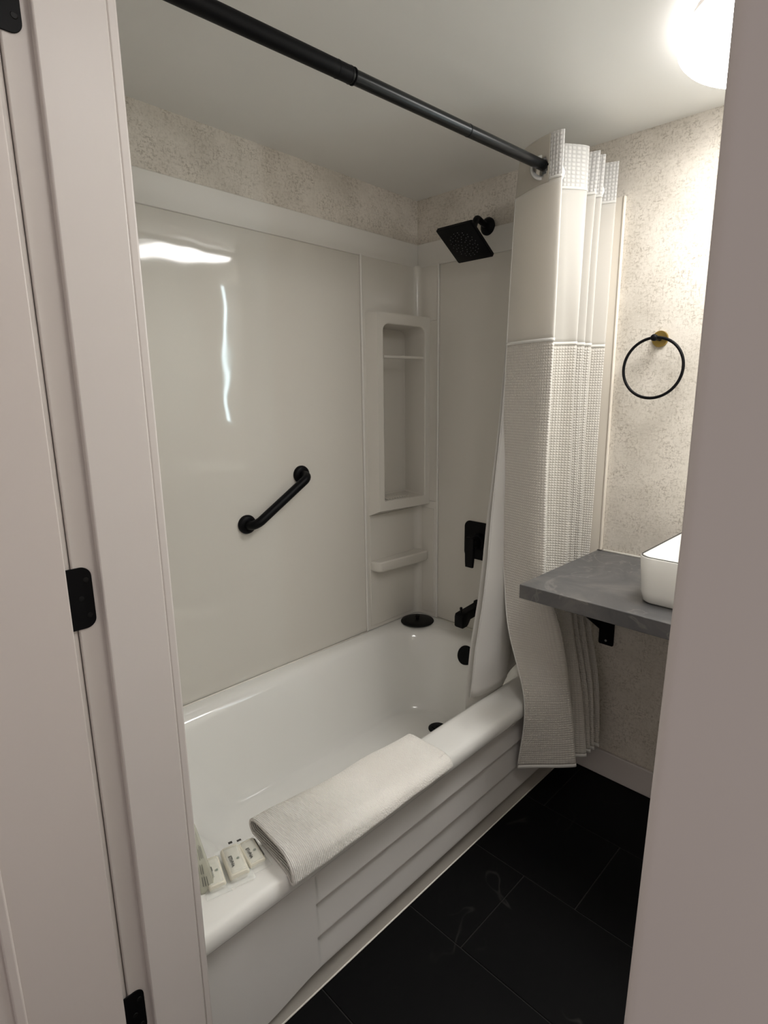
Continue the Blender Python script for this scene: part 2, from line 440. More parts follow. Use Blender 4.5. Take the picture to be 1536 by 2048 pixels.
# corner module flats with a coved corner
bm = BM()
def cove(zs, ymin=-0.318, xmax=0.124, t=0.014, r=0.03):
    out = [(0.0008, ymin), (t - 0.004, ymin), (t, ymin + 0.004)]
    for i in range(7):
        a = PI / 2 * i / 6
        out.append((t + r - r * math.cos(a), -t - r + r * math.sin(a)))
    out += [(xmax - 0.004, -t), (xmax, -t + 0.004), (xmax, -0.0008), (0.0008, -0.0008)]
    return [(x, y, zs) for x, y in out]
loft(bm, [cove(0.384), cove(0.900)], True, True, True)
loft(bm, [cove(1.630), cove(1.842)], True, True, True)
box(bm, 0.0008, 0.014, -0.318, -0.272, 0.899, 1.631); box(bm, 0.079, 0.124, -0.014, -0.0008, 0.899, 1.631)
obj('corner_panel', bm, M['acrylic_soft'], sur, smooth=True, auto=45)
bm = BM()
tube(bm, [(0.0135, -0.318, 0.386), (0.0135, -0.318, 1.84)], 0.0050, 12)
tube(bm, [(0.124, -0.0125, 0.386), (0.124, -0.0125, 1.84)], 0.0050, 12)
obj('seam_bead', bm, M['cap'], sur, smooth=True, auto=60)
# niche: outer frame, rounded opening, deep recess
A0, B0 = Vector((0.056, -0.280)), Vector((0.082, -0.014))
def fp(a, z, d=0.0):     # a in 0..1 along the face, d depth towards the wall
    p = A0 + (B0 - A0) * a
    return Vector((p.x - d, p.y, z))
bm = BM(); Z0, Z1 = 0.888, 1.642; K = 8
inner = []
ia0, ia1, iz0, iz1 = 0.105, 0.905, 0.925, 1.604
L = (B0 - A0).length; ra = 0.028
for (a, z, sa, sz, st), rr in zip(((ia1, iz1, -1, -1, 0), (ia0, iz1, 1, -1, 90), (ia0, iz0, 1, 1, 180), (ia1, iz0, -1, 1, 270)), (ra, ra, 0.008, 0.008)):
    for i in range(K + 1):
        an = math.radians(st + 90 * i / K)
        inner.append((a + (sa * rr + rr * math.cos(an)) / L, z + sz * rr + rr * math.sin(an)))
o_c = [(1, Z1), (0, Z1), (0, Z0), (1, Z0)]
# distinct outer points (tiny spread avoids degenerate faces)
op = []
for c in range(4):
    for i in range(K + 1):
        f = i / K
        a, z = o_c[c]
        e = 0.03
        if c == 0: a, z = (1, Z1 - e * (1 - 2 * f)) if f < .5 else (1 - e * (2 * f - 1) / L, Z1)
        if c == 1: a, z = (0 + e * (1 - 2 * f) / L, Z1) if f < .5 else (0, Z1 - e * (2 * f - 1))
        if c == 2: a, z = (0, Z0 + e * (1 - 2 * f)) if f < .5 else (0 + e * (2 * f - 1) / L, Z0)
        if c == 3: a, z = (1 - e * (1 - 2 * f) / L, Z0) if f < .5 else (1, Z0 + e * (2 * f - 1))
        op.append((a, z))
def ring(pts, f): return [bm.verts.new(f(a, z)) for a, z in pts]
def backp(a, z):       # recess back: slopes so its far corner is chamfered
    t_ = (a - ia0) / (ia1 - ia0)
    y = -0.256 + t_ * 0.236
    return Vector((-0.056, y, iz0 + (z - iz0) * 0.985 + 0.004))
R0 = ring(op, lambda a, z: fp(a, z))
Ri = ring(inner, lambda a, z: fp(a, z))
Ri2 = ring(inner, lambda a, z: fp(a, z, 0.006) + Vector((0, 0.002 * (0.5 - a) * 2, (0.002 if z < 1.2 else -0.002))))
Rb = ring(inner, backp)
bridge(bm, R0, Ri); bridge(bm, Ri, Ri2); bridge(bm, Ri2, Rb); bm.faces.new(Rb)
# outer returns
def quad(*p): bm.faces.new([bm.verts.new(q) for q in p])
la, lb = Vector((0.013, -0.301, 0.868)), Vector((0.013, -0.301, 1.642))
quad(fp(0, Z0), fp(0, Z1), lb, la)
quad(fp(1, Z0), fp(1, Z1), (0.086, -0.0135, Z1), (0.086, -0.0135, Z0))
quad(fp(0, Z1), fp(1, Z1), (0.086, -0.0135, Z1), (0.013, -0.0135, Z1), lb)
quad(fp(0, Z0), fp(1, Z0), (0.086, -0.0135, Z0), (0.013, -0.0135, 0.868), la)
nf = obj('niche', bm, M['acrylic_soft'], sur, smooth=True, auto=40)
nf['label'] = 'tall recessed corner niche with raised frame'
md = nf.modifiers.new('bevel', 'BEVEL'); md.width = 0.003; md.segments = 3; md.limit_method = 'ANGLE'; md.angle_limit = math.radians(50)
bm = BM(); tube(bm, [(0.052, -0.247, 1.483), (0.066, -0.030, 1.486)], 0.0062, 14)
lathe(bm, [(0.011, 0), (0.010, 0.008)], (0.066, -0.040, 1.486), 'Y', 18)
obj('washcloth_bar', bm, M['acrylic_soft'], nf, smooth=True, auto=50)
bm = BM()
for i in range(9): box(bm, 0.0, 0.05, -0.225 + i * 0.014, -0.218 + i * 0.014, 0.928, 0.9325)
obj('drain_ribs', bm, M['acrylic_soft'], nf, bevel=0.002)
# lower shelf
bm = BM()
sp = [(0.013, -0.298), (0.052, -0.290), (0.062, -0.278), (0.080, -0.030), (0.076, -0.0135), (0.013, -0.0135)]
loft(bm, [[(x * (0.9 if x > 0.02 else 1), y * (0.96 if y < -0.2 else 1), 0.634) for x, y in sp], [(x, y, 0.645) for x, y in sp], [(x, y, 0.680) for x, y in sp]], True, True, True)
obj('shelf', bm, M['acrylic_soft'], sur, bevel=0.006, seg=4)
bm = BM()   # slightly raised lower back plates of the module
box(bm, 0.013, 0.0165, -0.298, -0.045, 0.40, 0.868); box(bm, 0.045, 0.108, -0.0165, -0.013, 0.40, 0.868)
obj('lower_plate', bm, M['acrylic_soft'], sur, bevel=0.003, seg=3)
# cap band along the top
bm = BM()
box(bm, 0.0005, 0.016, YN + 0.001, -0.0005, 1.834, 1.9215)
cp1 = obj('cap_strip', bm, M['cap'], sur, bevel=0.0025, seg=3)
bm = BM(); box(bm, 0.016, 0.800, -0.016, -0.0005, 1.834, 1.9215)
obj('cap_strip', bm, M['cap'], sur, bevel=0.0025, seg=3)
bm = BM(); box(bm, 0.8465, 0.8535, -0.012, -0.0005, 0.829, 1.9215)
e_ = obj('edge_trim', bm, M['edge'], sur, bevel=0.002)
e_['label'] = 'cream vertical edge strip'

# ------------------------------------------------------------------ bathtub
tub = empty('bathtub', (0, 0, 0), 'white alcove bathtub with a lap-ribbed front apron', 'bathtub')
bm = BM(); ZT = 0.3815; X1 = 0.790; ye = YN + 0.001
def sec(x0, x1, y0, y1, r, z, k=10): return [(x, y, z) for x, y in rrect(x0, x1, y0, y1, r, k)]
secs = [sec(0.001, X1 - 0.020, ye, -0.001, 0.004, 0.332), sec(0.001, X1 - 0.004, ye, -0.001, 0.004, 0.334),
        sec(0.001, X1, ye, -0.001, 0.004, 0.340), sec(0.001, X1 - 0.0005, ye, -0.001, 0.004, 0.360),
        sec(0.001, X1 - 0.0035, ye, -0.001, 0.005, 0.3705), sec(0.001, X1 - 0.0095, ye, -0.001, 0.006, 0.3775),
        sec(0.001, X1 - 0.020, ye, -0.001, 0.008, 0.3808), sec(0.004, X1 - 0.05, ye + 0.004, -0.004, 0.012, ZT)]
ox0, ox1, oy0, oy1 = 0.072, 0.668, -1.372, -0.092
R_ = (0.13, 0.17, 0.15, 0.13)
def rs(dr): return tuple(max(0.03, q + dr) for q in R_)
secs.append(sec(ox0 - 0.03, ox1 + 0.02, oy0 - 0.02, oy1 + 0.02, rs(-0.03), ZT))
secs.append(sec(ox0 - 0.012, ox1 + 0.008, oy0 - 0.008, oy1 + 0.008, rs(-0.01), 0.3800))
secs.append(sec(ox0 + 0.003, ox1 - 0.004, oy0 + 0.005, oy1 - 0.004, rs(0.0), 0.3735))
secs.append(sec(ox0 + 0.013, ox1 - 0.011, oy0 + 0.014, oy1 - 0.012, rs(0.004), 0.360))
for f, z in ((0.10, 0.33), (0.22, 0.28), (0.36, 0.22), (0.5, 0.165), (0.63, 0.118), (0.74, 0.088), (0.86, 0.068), (1.0, 0.060)):
    g_ = f ** 0.9
    secs.append(sec(ox0 + 0.014 + 0.085 * g_, ox1 - 0.012 - 0.085 * g_, oy0 + 0.015 + 0.27 * g_, oy1 - 0.013 - 0.085 * g_, rs(0.01 - 0.03 * f), z))
secs.append(sec(0.20, 0.55, -1.04, -0.23, 0.08, 0.0575))
loft(bm, secs, True, False, True)
obj('basin', bm, M['tub'], tub, smooth=True)
# apron: lap-sided profile between two plain ends
bm = BM()
def aprof(y):
    s = min(1, max(0, (y + 1.160) / 0.014)); s = s * s * (3 - 2 * s)
    zb = 0.052
    if y < -1.15:
        q = min(1, (-1.15 - y) / 0.16); zb = 0.052 - 0.022 * q * q * (3 - 2 * q)
    lap = [(0.7665, 0.334), (0.7665, 0.306), (0.7530, 0.3015), (0.7525, 0.297), (0.767, 0.238), (0.7665, 0.2325), (0.7530, 0.2295), (0.7525, 0.2240), (0.767, 0.148), (0.7665, 0.1425), (0.7530, 0.1395), (0.7525, 0.1340), (0.767, 0.066), (0.766, 0.056), (0.758, zb)]
    out = []
    for x, z in lap:
        out.append((0.7665 + (x - 0.7665) * s, z))
    out[-3] = (out[-3][0], max(zb + 0.014, out[-3][1] * s + (zb + 0.014) * (1 - s))); out[-2] = (out[-2][0], zb + 0.004); out[-1] = (0.758, zb)
    return [(0.74, y, 0.334)] + [(x, y, z) for x, z in out] + [(0.74, y, zb)]
ys = [ye, -1.36, -1.31] + [-1.30 + 0.01 * i for i in range(14)] + [-1.162, -1.158, -1.154, -1.150, -1.146, -1.142] + [-1.13, -1.0, -0.6, -0.3, -0.02]
loft(bm, [aprof(y) for y in ys], False)
obj('apron', bm, M['apron'], tub, smooth=True, auto=32)
bm = BM()
tp = [(0.745, 0.055), (0.752, 0.050), (0.7535, 0.030), (0.760, 0.012), (0.768, 0.0035), (0.768, 0.0005), (0.74, 0.0005)]
loft(bm, [[(x, y, z) for x, z in tp] for y in (ye, -1.0, -0.5, -0.014)], True, True, True)
obj('toe_strip', bm, M['toe'], tub, smooth=True, auto=40)
bm = BM(); tube(bm, [(0.7685, ye + .002, 0.002), (0.7685, -0.9, 0.0025), (0.768, -0.5, 0.002), (0.7685, -0.016, 0.0025)], 0.0022, 8)
obj('caulk_bead', bm, M['caulk'], tub, smooth=True)
bm = BM()
tube(bm, [(0.016, ye + .004, ZT + .001), (0.016, -0.32, ZT + .001)], 0.0035, 8); tube(bm, [(0.12, -0.0125, ZT + .001), (0.77, -0.0125, ZT + .001)], 0.0035, 8)
obj('caulk_joint', bm, M['caulk'], tub, smooth=True)
bm = BM(); ax = Vector((0, -1, 0.42)).normalized()
lathe(bm, [(0.038, 0.0), (0.038, 0.009), (0.035, 0.012), (0.0, 0.0125)], (0.372, -0.1135, 0.322), ax, 40)
o = obj('overflow_plate', bm, M['black'], tub, smooth=True, auto=40); o['label'] = 'round black overflow cover'
bm = BM(); lathe(bm, [(0.036, 0.0), (0.036, 0.004), (0.03, 0.007), (0.022, 0.007), (0.021, 0.012), (0.0, 0.014)], (0.350, -0.262, 0.0576), 'Z', 36)
o = obj('drain', bm, M['black'], tub, smooth=True, auto=40); o['label'] = 'black drain'

# ------------------------------------------------------------------ fittings in the alcove
gb = empty('grab_bar', (0, 0, 0), 'short matte black grab bar slanting on the long wall above the tub', 'grab bar')
a, b = Vector((0.010, -0.836, 0.926)), Vector((0.010, -0.614, 1.068))
dirv = (b - a).normalized(); o1 = Vector((0.052, 0, 0))
path = [a + Vector((.004, 0, 0)), a + Vector((0.022, 0, 0))]
for i in range(1, 8):
    t_ = i / 8 * PI / 2; path.append(a + Vector((0.022 + 0.030 * math.sin(t_), 0, 0)) + dirv * 0.030 * (1 - math.cos(t_)))
for i in range(9): path.append(a + o1 + dirv * (0.030 + ((b - a).length - 0.060) * i / 8))
for i in range(1, 8):
    t_ = i / 8 * PI / 2; path.append(b + Vector((0.022 + 0.030 * math.cos(t_), 0, 0)) - dirv * 0.030 * (1 - math.sin(t_)))
path += [b + Vector((0.022, 0, 0)), b + Vector((.004, 0, 0))]
bm = BM(); tube(bm, path, 0.0150, 24); obj('bar', bm, M['black'], gb, smooth=True, auto=60)
for p in (a, b):
    bm = BM(); lathe(bm, [(0.031, -0.001), (0.0318, 0.005), (0.030, 0.010), (0.024, 0.0135), (0.018, 0.015)], p, 'X', 40)
    obj('flange', bm, M['black'], gb, smooth=True, auto=50)

sh = empty('rain_shower', (0, 0, 0), 'square matte black rain shower head on a short wall arm', 'shower head')
SX, SY, SZ, SS, ST = 0.2990, -0.2335, 1.8785, 0.15, 0.582
X_ = Vector((1, 0, 0)); V_ = Vector((0, math.cos(ST), -math.sin(ST))); N_ = X_.cross(V_)   # N_ points to the back/up
if N_.z < 0: N_ = -N_
C_ = Vector((SX, SY, SZ)) + X_ * SS / 2 + V_ * SS / 2
h = SS / 2
bm = BM()
def hp(u, v_, n): return C_ + X_ * u + V_ * v_ + N_ * n
loft(bm, [[hp(x, y, 0.0) for x, y in rrect(-h + .003, h - .003, -h + .003, h - .003, 0.004, 3)], [hp(x, y, 0.0025) for x, y in rrect(-h, h, -h, h, 0.005, 3)],
          [hp(x, y, 0.012) for x, y in rrect(-h, h, -h, h, 0.005, 3)], [hp(x, y, 0.0145) for x, y in rrect(-h + .004, h - .004, -h + .004, h - .004, 0.005, 3)]], True, True, True)
hd = obj('face_plate', bm, M['black'], sh, smooth=True, auto=35)
bm = BM()
for rr, cnt in ((0.012, 5), (0.022, 8), (0.032, 12), (0.042, 16), (0.050, 18)):
    for i in range(cnt):
        an = 2 * PI * i / cnt + rr * 40
        lathe(bm, [(0.0015, 0.0), (0.0012, 0.0018)], hp(rr * math.cos(an), rr * math.sin(an), 0.0), -N_, 8)
nzz = obj('nozzles', bm, M['nozzle'], hd, smooth=True, auto=40); nzz['label'] = 'grey rubber spray nozzles'
bm = BM(); lathe(bm, [(0.020, 0.013), (0.019, 0.022), (0.012, 0.030), (0.015, 0.038), (0.013, 0.047)], C_, N_, 28)
obj('ball_joint', bm, M['black'], sh, smooth=True, auto=50)
end = C_ + N_ * 0.040; wl = Vector((0.3565, -0.016, 1.9265))
bm = BM()
pts = spline([end, end + N_ * 0.025 + Vector((0, 0.01, 0)), Vector((0.358, -0.085, 1.937)), Vector((0.357, -0.05, 1.932)), wl], 6)
tube(bm, pts, 0.0105, 18); obj('arm', bm, M['black'], sh, smooth=True, auto=60)
bm = BM(); lathe(bm, [(0.030, 0.0), (0.030, -0.004), (0.024, -0.011), (0.014, -0.018)], (0.3565, -0.0155, 1.9265), 'Y', 36)
obj('flange', bm, M['black'], sh, smooth=True, auto=50)

vl = empty('shower_valve', (0, 0, 0), 'square black shower valve plate with lever, half behind the curtain', 'shower valve')
bm = BM(); pts = rrect(0.274, 0.432, 0.692, 0.846, 0.026)
plate(bm, pts, lambda x, z: (x, -0.0087, z), lambda x, z: (x, -0.015, z))
obj('plate', bm, M['black'], vl, bevel=0.0015)
bm = BM(); lathe(bm, [(0.033, 0.0), (0.031, -0.022), (0.025, -0.024), (0.024, -0.062), (0.022, -0.066)], (0.352, -0.0145, 0.770), 'Y', 36)
obj('hub', bm, M['black'], vl, smooth=True, auto=40)
bm = BM()
loft(bm, [[(x, y, z) for x, y in rrect(0.352 - w_, 0.352 + w_, -0.086, -0.070 + d_, 0.003, 3)] for z, w_, d_ in ((0.796, 0.020, 0.0), (0.76, 0.021, 0.0), (0.70, 0.0195, -0.003), (0.678, 0.018, -0.005))], True, True, True)
obj('lever', bm, M['black'], vl, smooth=True, auto=40)

sp_ = empty('tub_spout', (0, 0, 0), 'black tub spout with diverter pin on the end wall', 'faucet')
bm = BM()
def sps(y, z0, z1, w_): return [(x, y, z) for x, z in rrect(0.3585 - w_, 0.3585 + w_, z0, z1, 0.007, 4)]
loft(bm, [sps(-0.0087, 0.470, 0.520, 0.026), sps(-0.022, 0.470, 0.520, 0.026), sps(-0.028, 0.475, 0.515, 0.021), sps(-0.10, 0.470, 0.509, 0.0205), sps(-0.114, 0.452, 0.508, 0.021), sps(-0.122, 0.447, 0.507, 0.0215), sps(-0.146, 0.446, 0.504, 0.0215), sps(-0.152, 0.450, 0.497, 0.019)], True, True, True)
obj('spout_body', bm, M['black'], sp_, smooth=True, auto=50)
bm = BM(); lathe(bm, [(0.0035, 0), (0.0035, 0.014), (0.0055, 0.015), (0.0055, 0.023), (0.004, 0.025)], (0.3585, -0.136, 0.503), 'Z', 18)
obj('diverter_knob', bm, M['black'], sp_, smooth=True, auto=40)

ds = empty('drain_stopper', (0, 0, 0), 'round black rubber drain cover lying on the tub corner ledge', 'drain stopper')
bm = BM(); prof = [(0.070, 0.0), (0.0715, 0.002), (0.070, 0.005), (0.050, 0.009), (0.030, 0.011), (0.018, 0.011)]
lathe(bm, prof, (0.090, -0.098, 0.3825), 'Z', 48)
obj('disc', bm, M['rubber'], ds, smooth=True, auto=60)
bm = BM(); lathe(bm, [(0.007, 0), (0.007, 0.010), (0.011, 0.012), (0.011, 0.017), (0.008, 0.020)], (0.090, -0.098, 0.393), 'Z', 24)
obj('knob', bm, M['rubber'], ds, smooth=True, auto=40)

# ------------------------------------------------------------------ shower rod, curtain and liner
rod = empty('shower_rod', (0, 0, 0), 'black tension shower rod running the length of the tub', 'curtain rod')
def rp(y): return Vector((0.788 + 0.0700 * y, y, 1.938))
bm = BM(); tube(bm, [rp(-1.428), rp(-0.966)], 0.0150, 28); obj('outer_tube', bm, M['black'], rod, smooth=True, auto=60)
bm = BM(); tube(bm, [rp(-0.966), rp(-0.015)], 0.0133, 28); obj('inner_tube', bm, M['blackrod'], rod, smooth=True, auto=60)
for yy in (-0.995, -0.966, -0.958, -0.63):
    bm = BM(); tube(bm, [rp(yy - 0.001), rp(yy + 0.001)], 0.0155 if yy < -0.95 else 0.0138, 28)
    obj('collar_ring', bm, M['black'], rod, smooth=True, auto=50)
for yy, s in ((-0.0135, -1), (YN + 0.002, 1)):
    bm = BM(); lathe(bm, [(0.026, 0), (0.026, s * 0.006), (0.019, s * 0.018), (0.017, s * 0.028)], rp(yy), 'Y', 32)
    obj('end_flange', bm, M['black'], rod, smooth=True, auto=50)

cur = empty('shower_curtain', (0, 0, 0), 'white waffle-weave shower curtain with a voile window, bunched at the far end', 'shower curtain')
# plan of the folds at several heights: leading edge P0, then outer ridges and inner valleys
KZ = [2.004, 1.893, 1.49, 1.05, 0.86, 0.80, 0.62, 0.40, 0.162]
KP = {
 2.004: [(.672,-.300),(.745,-.335),(.808,-.348),(.826,-.338),(.752,-.302),(.795,-.258),(.826,-.200),(.752,-.186),(.838,-.158),(.760,-.146),(.838,-.124),(.762,-.090),(.846,-.052)],
 1.893: [(.655,-.292),(.742,-.332),(.806,-.346),(.824,-.336),(.748,-.298),(.793,-.252),(.825,-.198),(.748,-.186),(.832,-.158),(.756,-.146),(.834,-.124),(.758,-.090),(.844,-.052)],
 1.49:  [(.652,-.310),(.735,-.335),(.806,-.350),(.824,-.338),(.728,-.262),(.782,-.216),(.819,-.198),(.748,-.184),(.822,-.158),(.752,-.142),(.826,-.122),(.752,-.088),(.838,-.050)],
 1.05:  [(.655,-.322),(.735,-.340),(.806,-.352),(.828,-.338),(.730,-.264),(.780,-.218),(.826,-.198),(.748,-.184),(.829,-.158),(.752,-.142),(.831,-.122),(.752,-.088),(.835,-.050)],
 0.86:  [(.676,-.332),(.745,-.342),(.806,-.350),(.829,-.334),(.740,-.264),(.785,-.220),(.829,-.198),(.752,-.184),(.830,-.158),(.756,-.142),(.831,-.120),(.756,-.086),(.833,-.054)],
 0.80:  [(.684,-.335),(.750,-.342),(.808,-.348),(.830,-.330),(.748,-.264),(.790,-.222),(.830,-.198),(.760,-.184),(.831,-.158),(.764,-.142),(.832,-.120),(.762,-.088),(.834,-.058)],
 0.62:  [(.717,-.350),(.770,-.342),(.835,-.325),(.872,-.290),(.800,-.258),(.838,-.225),(.859,-.195),(.805,-.180),(.857,-.158),(.808,-.142),(.857,-.122),(.808,-.096),(.858,-.076)],
 0.40:  [(.800,-.370),(.845,-.330),(.885,-.290),(.898,-.258),(.830,-.245),(.862,-.222),(.898,-.186),(.830,-.176),(.900,-.150),(.832,-.140),(.904,-.122),(.834,-.106),(.908,-.084)],
 0.162: [(.788,-.376),(.840,-.322),(.900,-.268),(.920,-.236),(.845,-.240),(.870,-.215),(.922,-.168),(.842,-.176),(.922,-.142),(.842,-.140),(.926,-.118),(.846,-.110),(.930,-.092)]}
NP = 20
def rowpts(z):
    for i in range(len(KZ) - 1):
        if KZ[i] >= z >= KZ[i + 1] - 1e-6: break
    za, zb = KZ[i], KZ[i + 1]; t_ = (za - z) / (za - zb)
    a0 = KP[KZ[max(0, i - 1)]]; a1 = KP[za]; a2 = KP[zb]; a3 = KP[KZ[min(len(KZ) - 1, i + 2)]]
    out = []
    for p0, p1, p2, p3 in zip(a0, a1, a2, a3):
        v1 = Vector((*p1, 0)); v2 = Vector((*p2, 0))
        z0_, z3_ = KZ[max(0, i - 1)], KZ[min(len(KZ) - 1, i + 2)]
        m1 = (v2 - Vector((*p0, 0))) / max(1e-6, (z0_ - zb)) * (za - zb); m2 = (Vector((*p3, 0)) - v1) / max(1e-6, (za - z3_)) * (za - zb)
        if i == 0: m1 = v2 - v1
        h00 = 2*t_**3 - 3*t_**2 + 1; h10 = t_**3 - 2*t_**2 + t_; h01 = -2*t_**3 + 3*t_**2; h11 = t_**3 - t_**2
        out.append(v1 * h00 + m1 * h10 + v2 * h01 + m2 * h11)
    sp2 = spline(out, NP)
    return [Vector((p.x, p.y, z)) for p in sp2]
# arc lengths measured on the mid row give the cloth's own coordinate
mid = rowpts(1.49); arc = [0]
for p, q in zip(mid, mid[1:]): arc.append(arc[-1] + (q - p).length)
GC = []
for gy_ in (-.338, -.315, -.285, -.205, -.170, -.150, -.133, -.103, -.075):
    g_ = rp(gy_); g_.z -= 0.0065; GC.append(g_)
def cloth(name, zs, mat, wig=0.0, i0=0, i1=None, off=0.0, droop=None, drop=lambda i: 0):
    bm = BM(); uvl = bm.loops.layers.uv.new('UVMap'); rows = []; info = {}
    for z in zs:
        pts = rowpts(z); i1_ = len(pts) if i1 is None else i1; r = []
        for i in range(i0, i1_):
            p = pts[i].copy()
            if wig and z < 1.89:
                f = min(1, (1.89 - z) * 3)
                p.x += f * wig * noise.noise(Vector((arc[i] * 9, z * 2.2, 1.1))); p.y += f * wig * noise.noise(Vector((arc[i] * 9 + 5, z * 2.6, 4.1)))
            if off:
                a_ = pts[max(0, i - 1)]; b_ = pts[min(len(pts) - 1, i + 1)]; tn = (b_ - a_).normalized()
                p += Vector((tn.y, -tn.x, 0)) * off
            p.z += drop(i) if z < 0.2 else 0
            v = bm.verts.new(p); info[v] = (arc[i], z); r.append(v)
        rows.append(r)
    for a, b in zip(rows, rows[1:]):
        for i in range(len(a) - 1):
            if zs[0] > 1.95 and any(((a[i].co + b[i + 1].co) / 2 - g_).length < 0.0235 for g_ in GC): continue
            f = bm.faces.new((a[i], a[i + 1], b[i + 1], b[i]))
            for l in f.loops: l[uvl].uv = info[l.vert]
    return bm
def zr(a, b, n): return [a + (b - a) * i / n for i in range(n + 1)]
WG = 0.004
NE = len(mid)
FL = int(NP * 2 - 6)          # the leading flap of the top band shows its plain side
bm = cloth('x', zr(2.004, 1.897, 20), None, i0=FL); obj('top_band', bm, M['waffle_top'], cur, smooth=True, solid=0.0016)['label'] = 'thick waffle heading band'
bm = cloth('x', zr(2.004, 1.890, 20), None, i1=FL + 1); obj('heading_flap', bm, M['flap'], cur, smooth=True, solid=0.0016)['label'] = 'plain turned edge of the heading, greyed as in shade'
bm = cloth('x', zr(1.8975, 1.487, 24), None, WG); obj('voile_window', bm, M['sheer'], cur, smooth=True, solid=0.0008)['label'] = 'smooth sheer voile window'
bm = cloth('x', zr(1.489, 0.170, 90), None, WG, drop=lambda i: 0); obj('waffle_panel', bm, M['waffle'], cur, smooth=True, solid=0.0012)
bm = cloth('x', zr(1.901, 1.894, 2), None, WG, i0=FL); obj('hem', bm, M['hem'], cur, smooth=True, solid=0.0036)
bm = cloth('x', zr(1.494, 1.485, 2), None, WG); obj('hem', bm, M['hem'], cur, smooth=True, solid=0.0036)
bm = cloth('x', zr(0.174, 0.163, 2), None, WG); obj('hem', bm, M['hem'], cur, smooth=True, solid=0.0030)
bm = BM(); 
pp = [rowpts(z)[0] for z in zr(1.89, 0.165, 60)]
tube(bm, pp, 0.0016, 8); obj('side_hem', bm, M['hem'], cur, smooth=True)
# chrome grommets where the rod pierces each fold
def grommet(c, n, r0=0.0205, r1=0.0315):
    bm = BM(); n = Vector(n).normalized()
    lathe(bm, [(r0, -0.002), (r1 - 0.002, -0.0030), (r1, 0.0), (r1 - 0.002, 0.0030), (r0, 0.002), (r0 - 0.0015, 0), (r0, -0.002)], c, n, 36, False, False)
    o_ = obj('grommet', bm, M['chrome'], cur, smooth=True); o_['label'] = 'chrome ring'
gy = [(-.338, (0.45, -1, 0)), (-.315, (0.45, 1, 0)), (-.285, (.7, -1, 0)), (-.205, (.5, -1, 0)), (-.170, (.3, -1, 0)), (-.150, (.2, 1, 0)), (-.133, (.3, -1, 0)), (-.103, (.3, 1, 0)), (-.075, (.4, -1, 0))]
for y, n in gy:
    c = rp(y); c.z -= 0.0065
    grommet(c, n)

lin_ = empty('curtain_liner', (0, 0, 0), 'translucent white liner hanging inside the tub behind the waffle curtain', 'curtain liner')
LZ = [1.893, 1.48, 1.25, 1.08, 0.97, 0.83, 0.70, 0.55, 0.392]
LP = {1.893: [(.650,-.284),(.690,-.268),(.720,-.235),(.690,-.200),(.725,-.16),(.695,-.12),(.73,-.08),(.70,-.04)],
 1.48: [(.648,-.304),(.688,-.280),(.718,-.240),(.688,-.200),(.720,-.16),(.690,-.12),(.725,-.08),(.695,-.04)],
 1.25: [(.646,-.322),(.686,-.290),(.712,-.245),(.684,-.200),(.716,-.16),(.686,-.12),(.720,-.08),(.69,-.04)],
 1.08: [(.650,-.350),(.688,-.302),(.706,-.250),(.680,-.205),(.708,-.16),(.680,-.12),(.714,-.08),(.68,-.04)],
 0.97: [(.648,-.362),(.688,-.308),(.702,-.255),(.678,-.205),(.700,-.16),(.676,-.12),(.706,-.08),(.68,-.04)],
 0.83: [(.652,-.382),(.688,-.322),(.698,-.262),(.676,-.210),(.696,-.16),(.674,-.12),(.700,-.08),(.68,-.04)],
 0.70: [(.652,-.402),(.688,-.336),(.694,-.272),(.674,-.215),(.690,-.16),(.672,-.12),(.696,-.08),(.68,-.04)],
 0.55: [(.648,-.430),(.688,-.356),(.690,-.285),(.672,-.220),(.684,-.165),(.672,-.12),(.69,-.08),(.68,-.04)],
 0.392: [(.650,-.452),(.680,-.400),(.688,-.320),(.676,-.250),(.684,-.18),(.674,-.12),(.69,-.08),(.68,-.04)]}
def lrow(z):
    for i in range(len(LZ) - 1):
        if LZ[i] >= z >= LZ[i + 1] - 1e-6: break
    t_ = (LZ[i] - z) / (LZ[i] - LZ[i + 1]); 
    out = [Vector((a[0] + (b[0] - a[0]) * t_, a[1] + (b[1] - a[1]) * t_, 0)) for a, b in zip(LP[LZ[i]], LP[LZ[i + 1]])]
    return spline(out, 10)
def liner(off, zb, sx, i1=71, ph=0.0):
    bm = BM(); rows = []
    for z in zr(1.893, zb, 60):
        pts = lrow(max(z, 0.392)); r = []
        for i, p in enumerate(pts[:i1]):
            q = 0.005 * noise.noise(Vector((i * 0.12 + ph, z * 2.0, 0.5 + ph)))
            e = (i / 30.0); lift = 0.0
            if z < 0.5: lift = (0.5 - z) / 0.108 * 0.045 * min(1, max(0, (p.y + 0.43) / 0.2)) * 0.9
            zz = z + lift
            f = min(1, (1.893 - z) / 1.0)
            r.append(bm.verts.new((p.x + q - off * f, p.y + sx * f, zz)))
        rows.append(r)
    for a_, b_ in zip(rows, rows[1:]): bridge(bm, a_, b_, False)
    return bm
obj('vinyl_sheet', liner(0, 0.392, 0), M['liner'], lin_, smooth=True, solid=0.0006)
obj('vinyl_fold', liner(0.022, 0.330, 0.008, 30, 3.0), M['liner'], lin_, smooth=True, solid=0.0006)
pp = []
for z in zr(1.893, 0.392, 60):
    p = lrow(z)[0]; q = 0.005 * noise.noise(Vector((0, z * 2.0, 0.5))); pp.append(Vector((p.x + q, p.y, z)))
bm = BM(); tube(bm, pp, 0.0016, 8); obj('side_hem', bm, M['liner'], lin_, smooth=True)

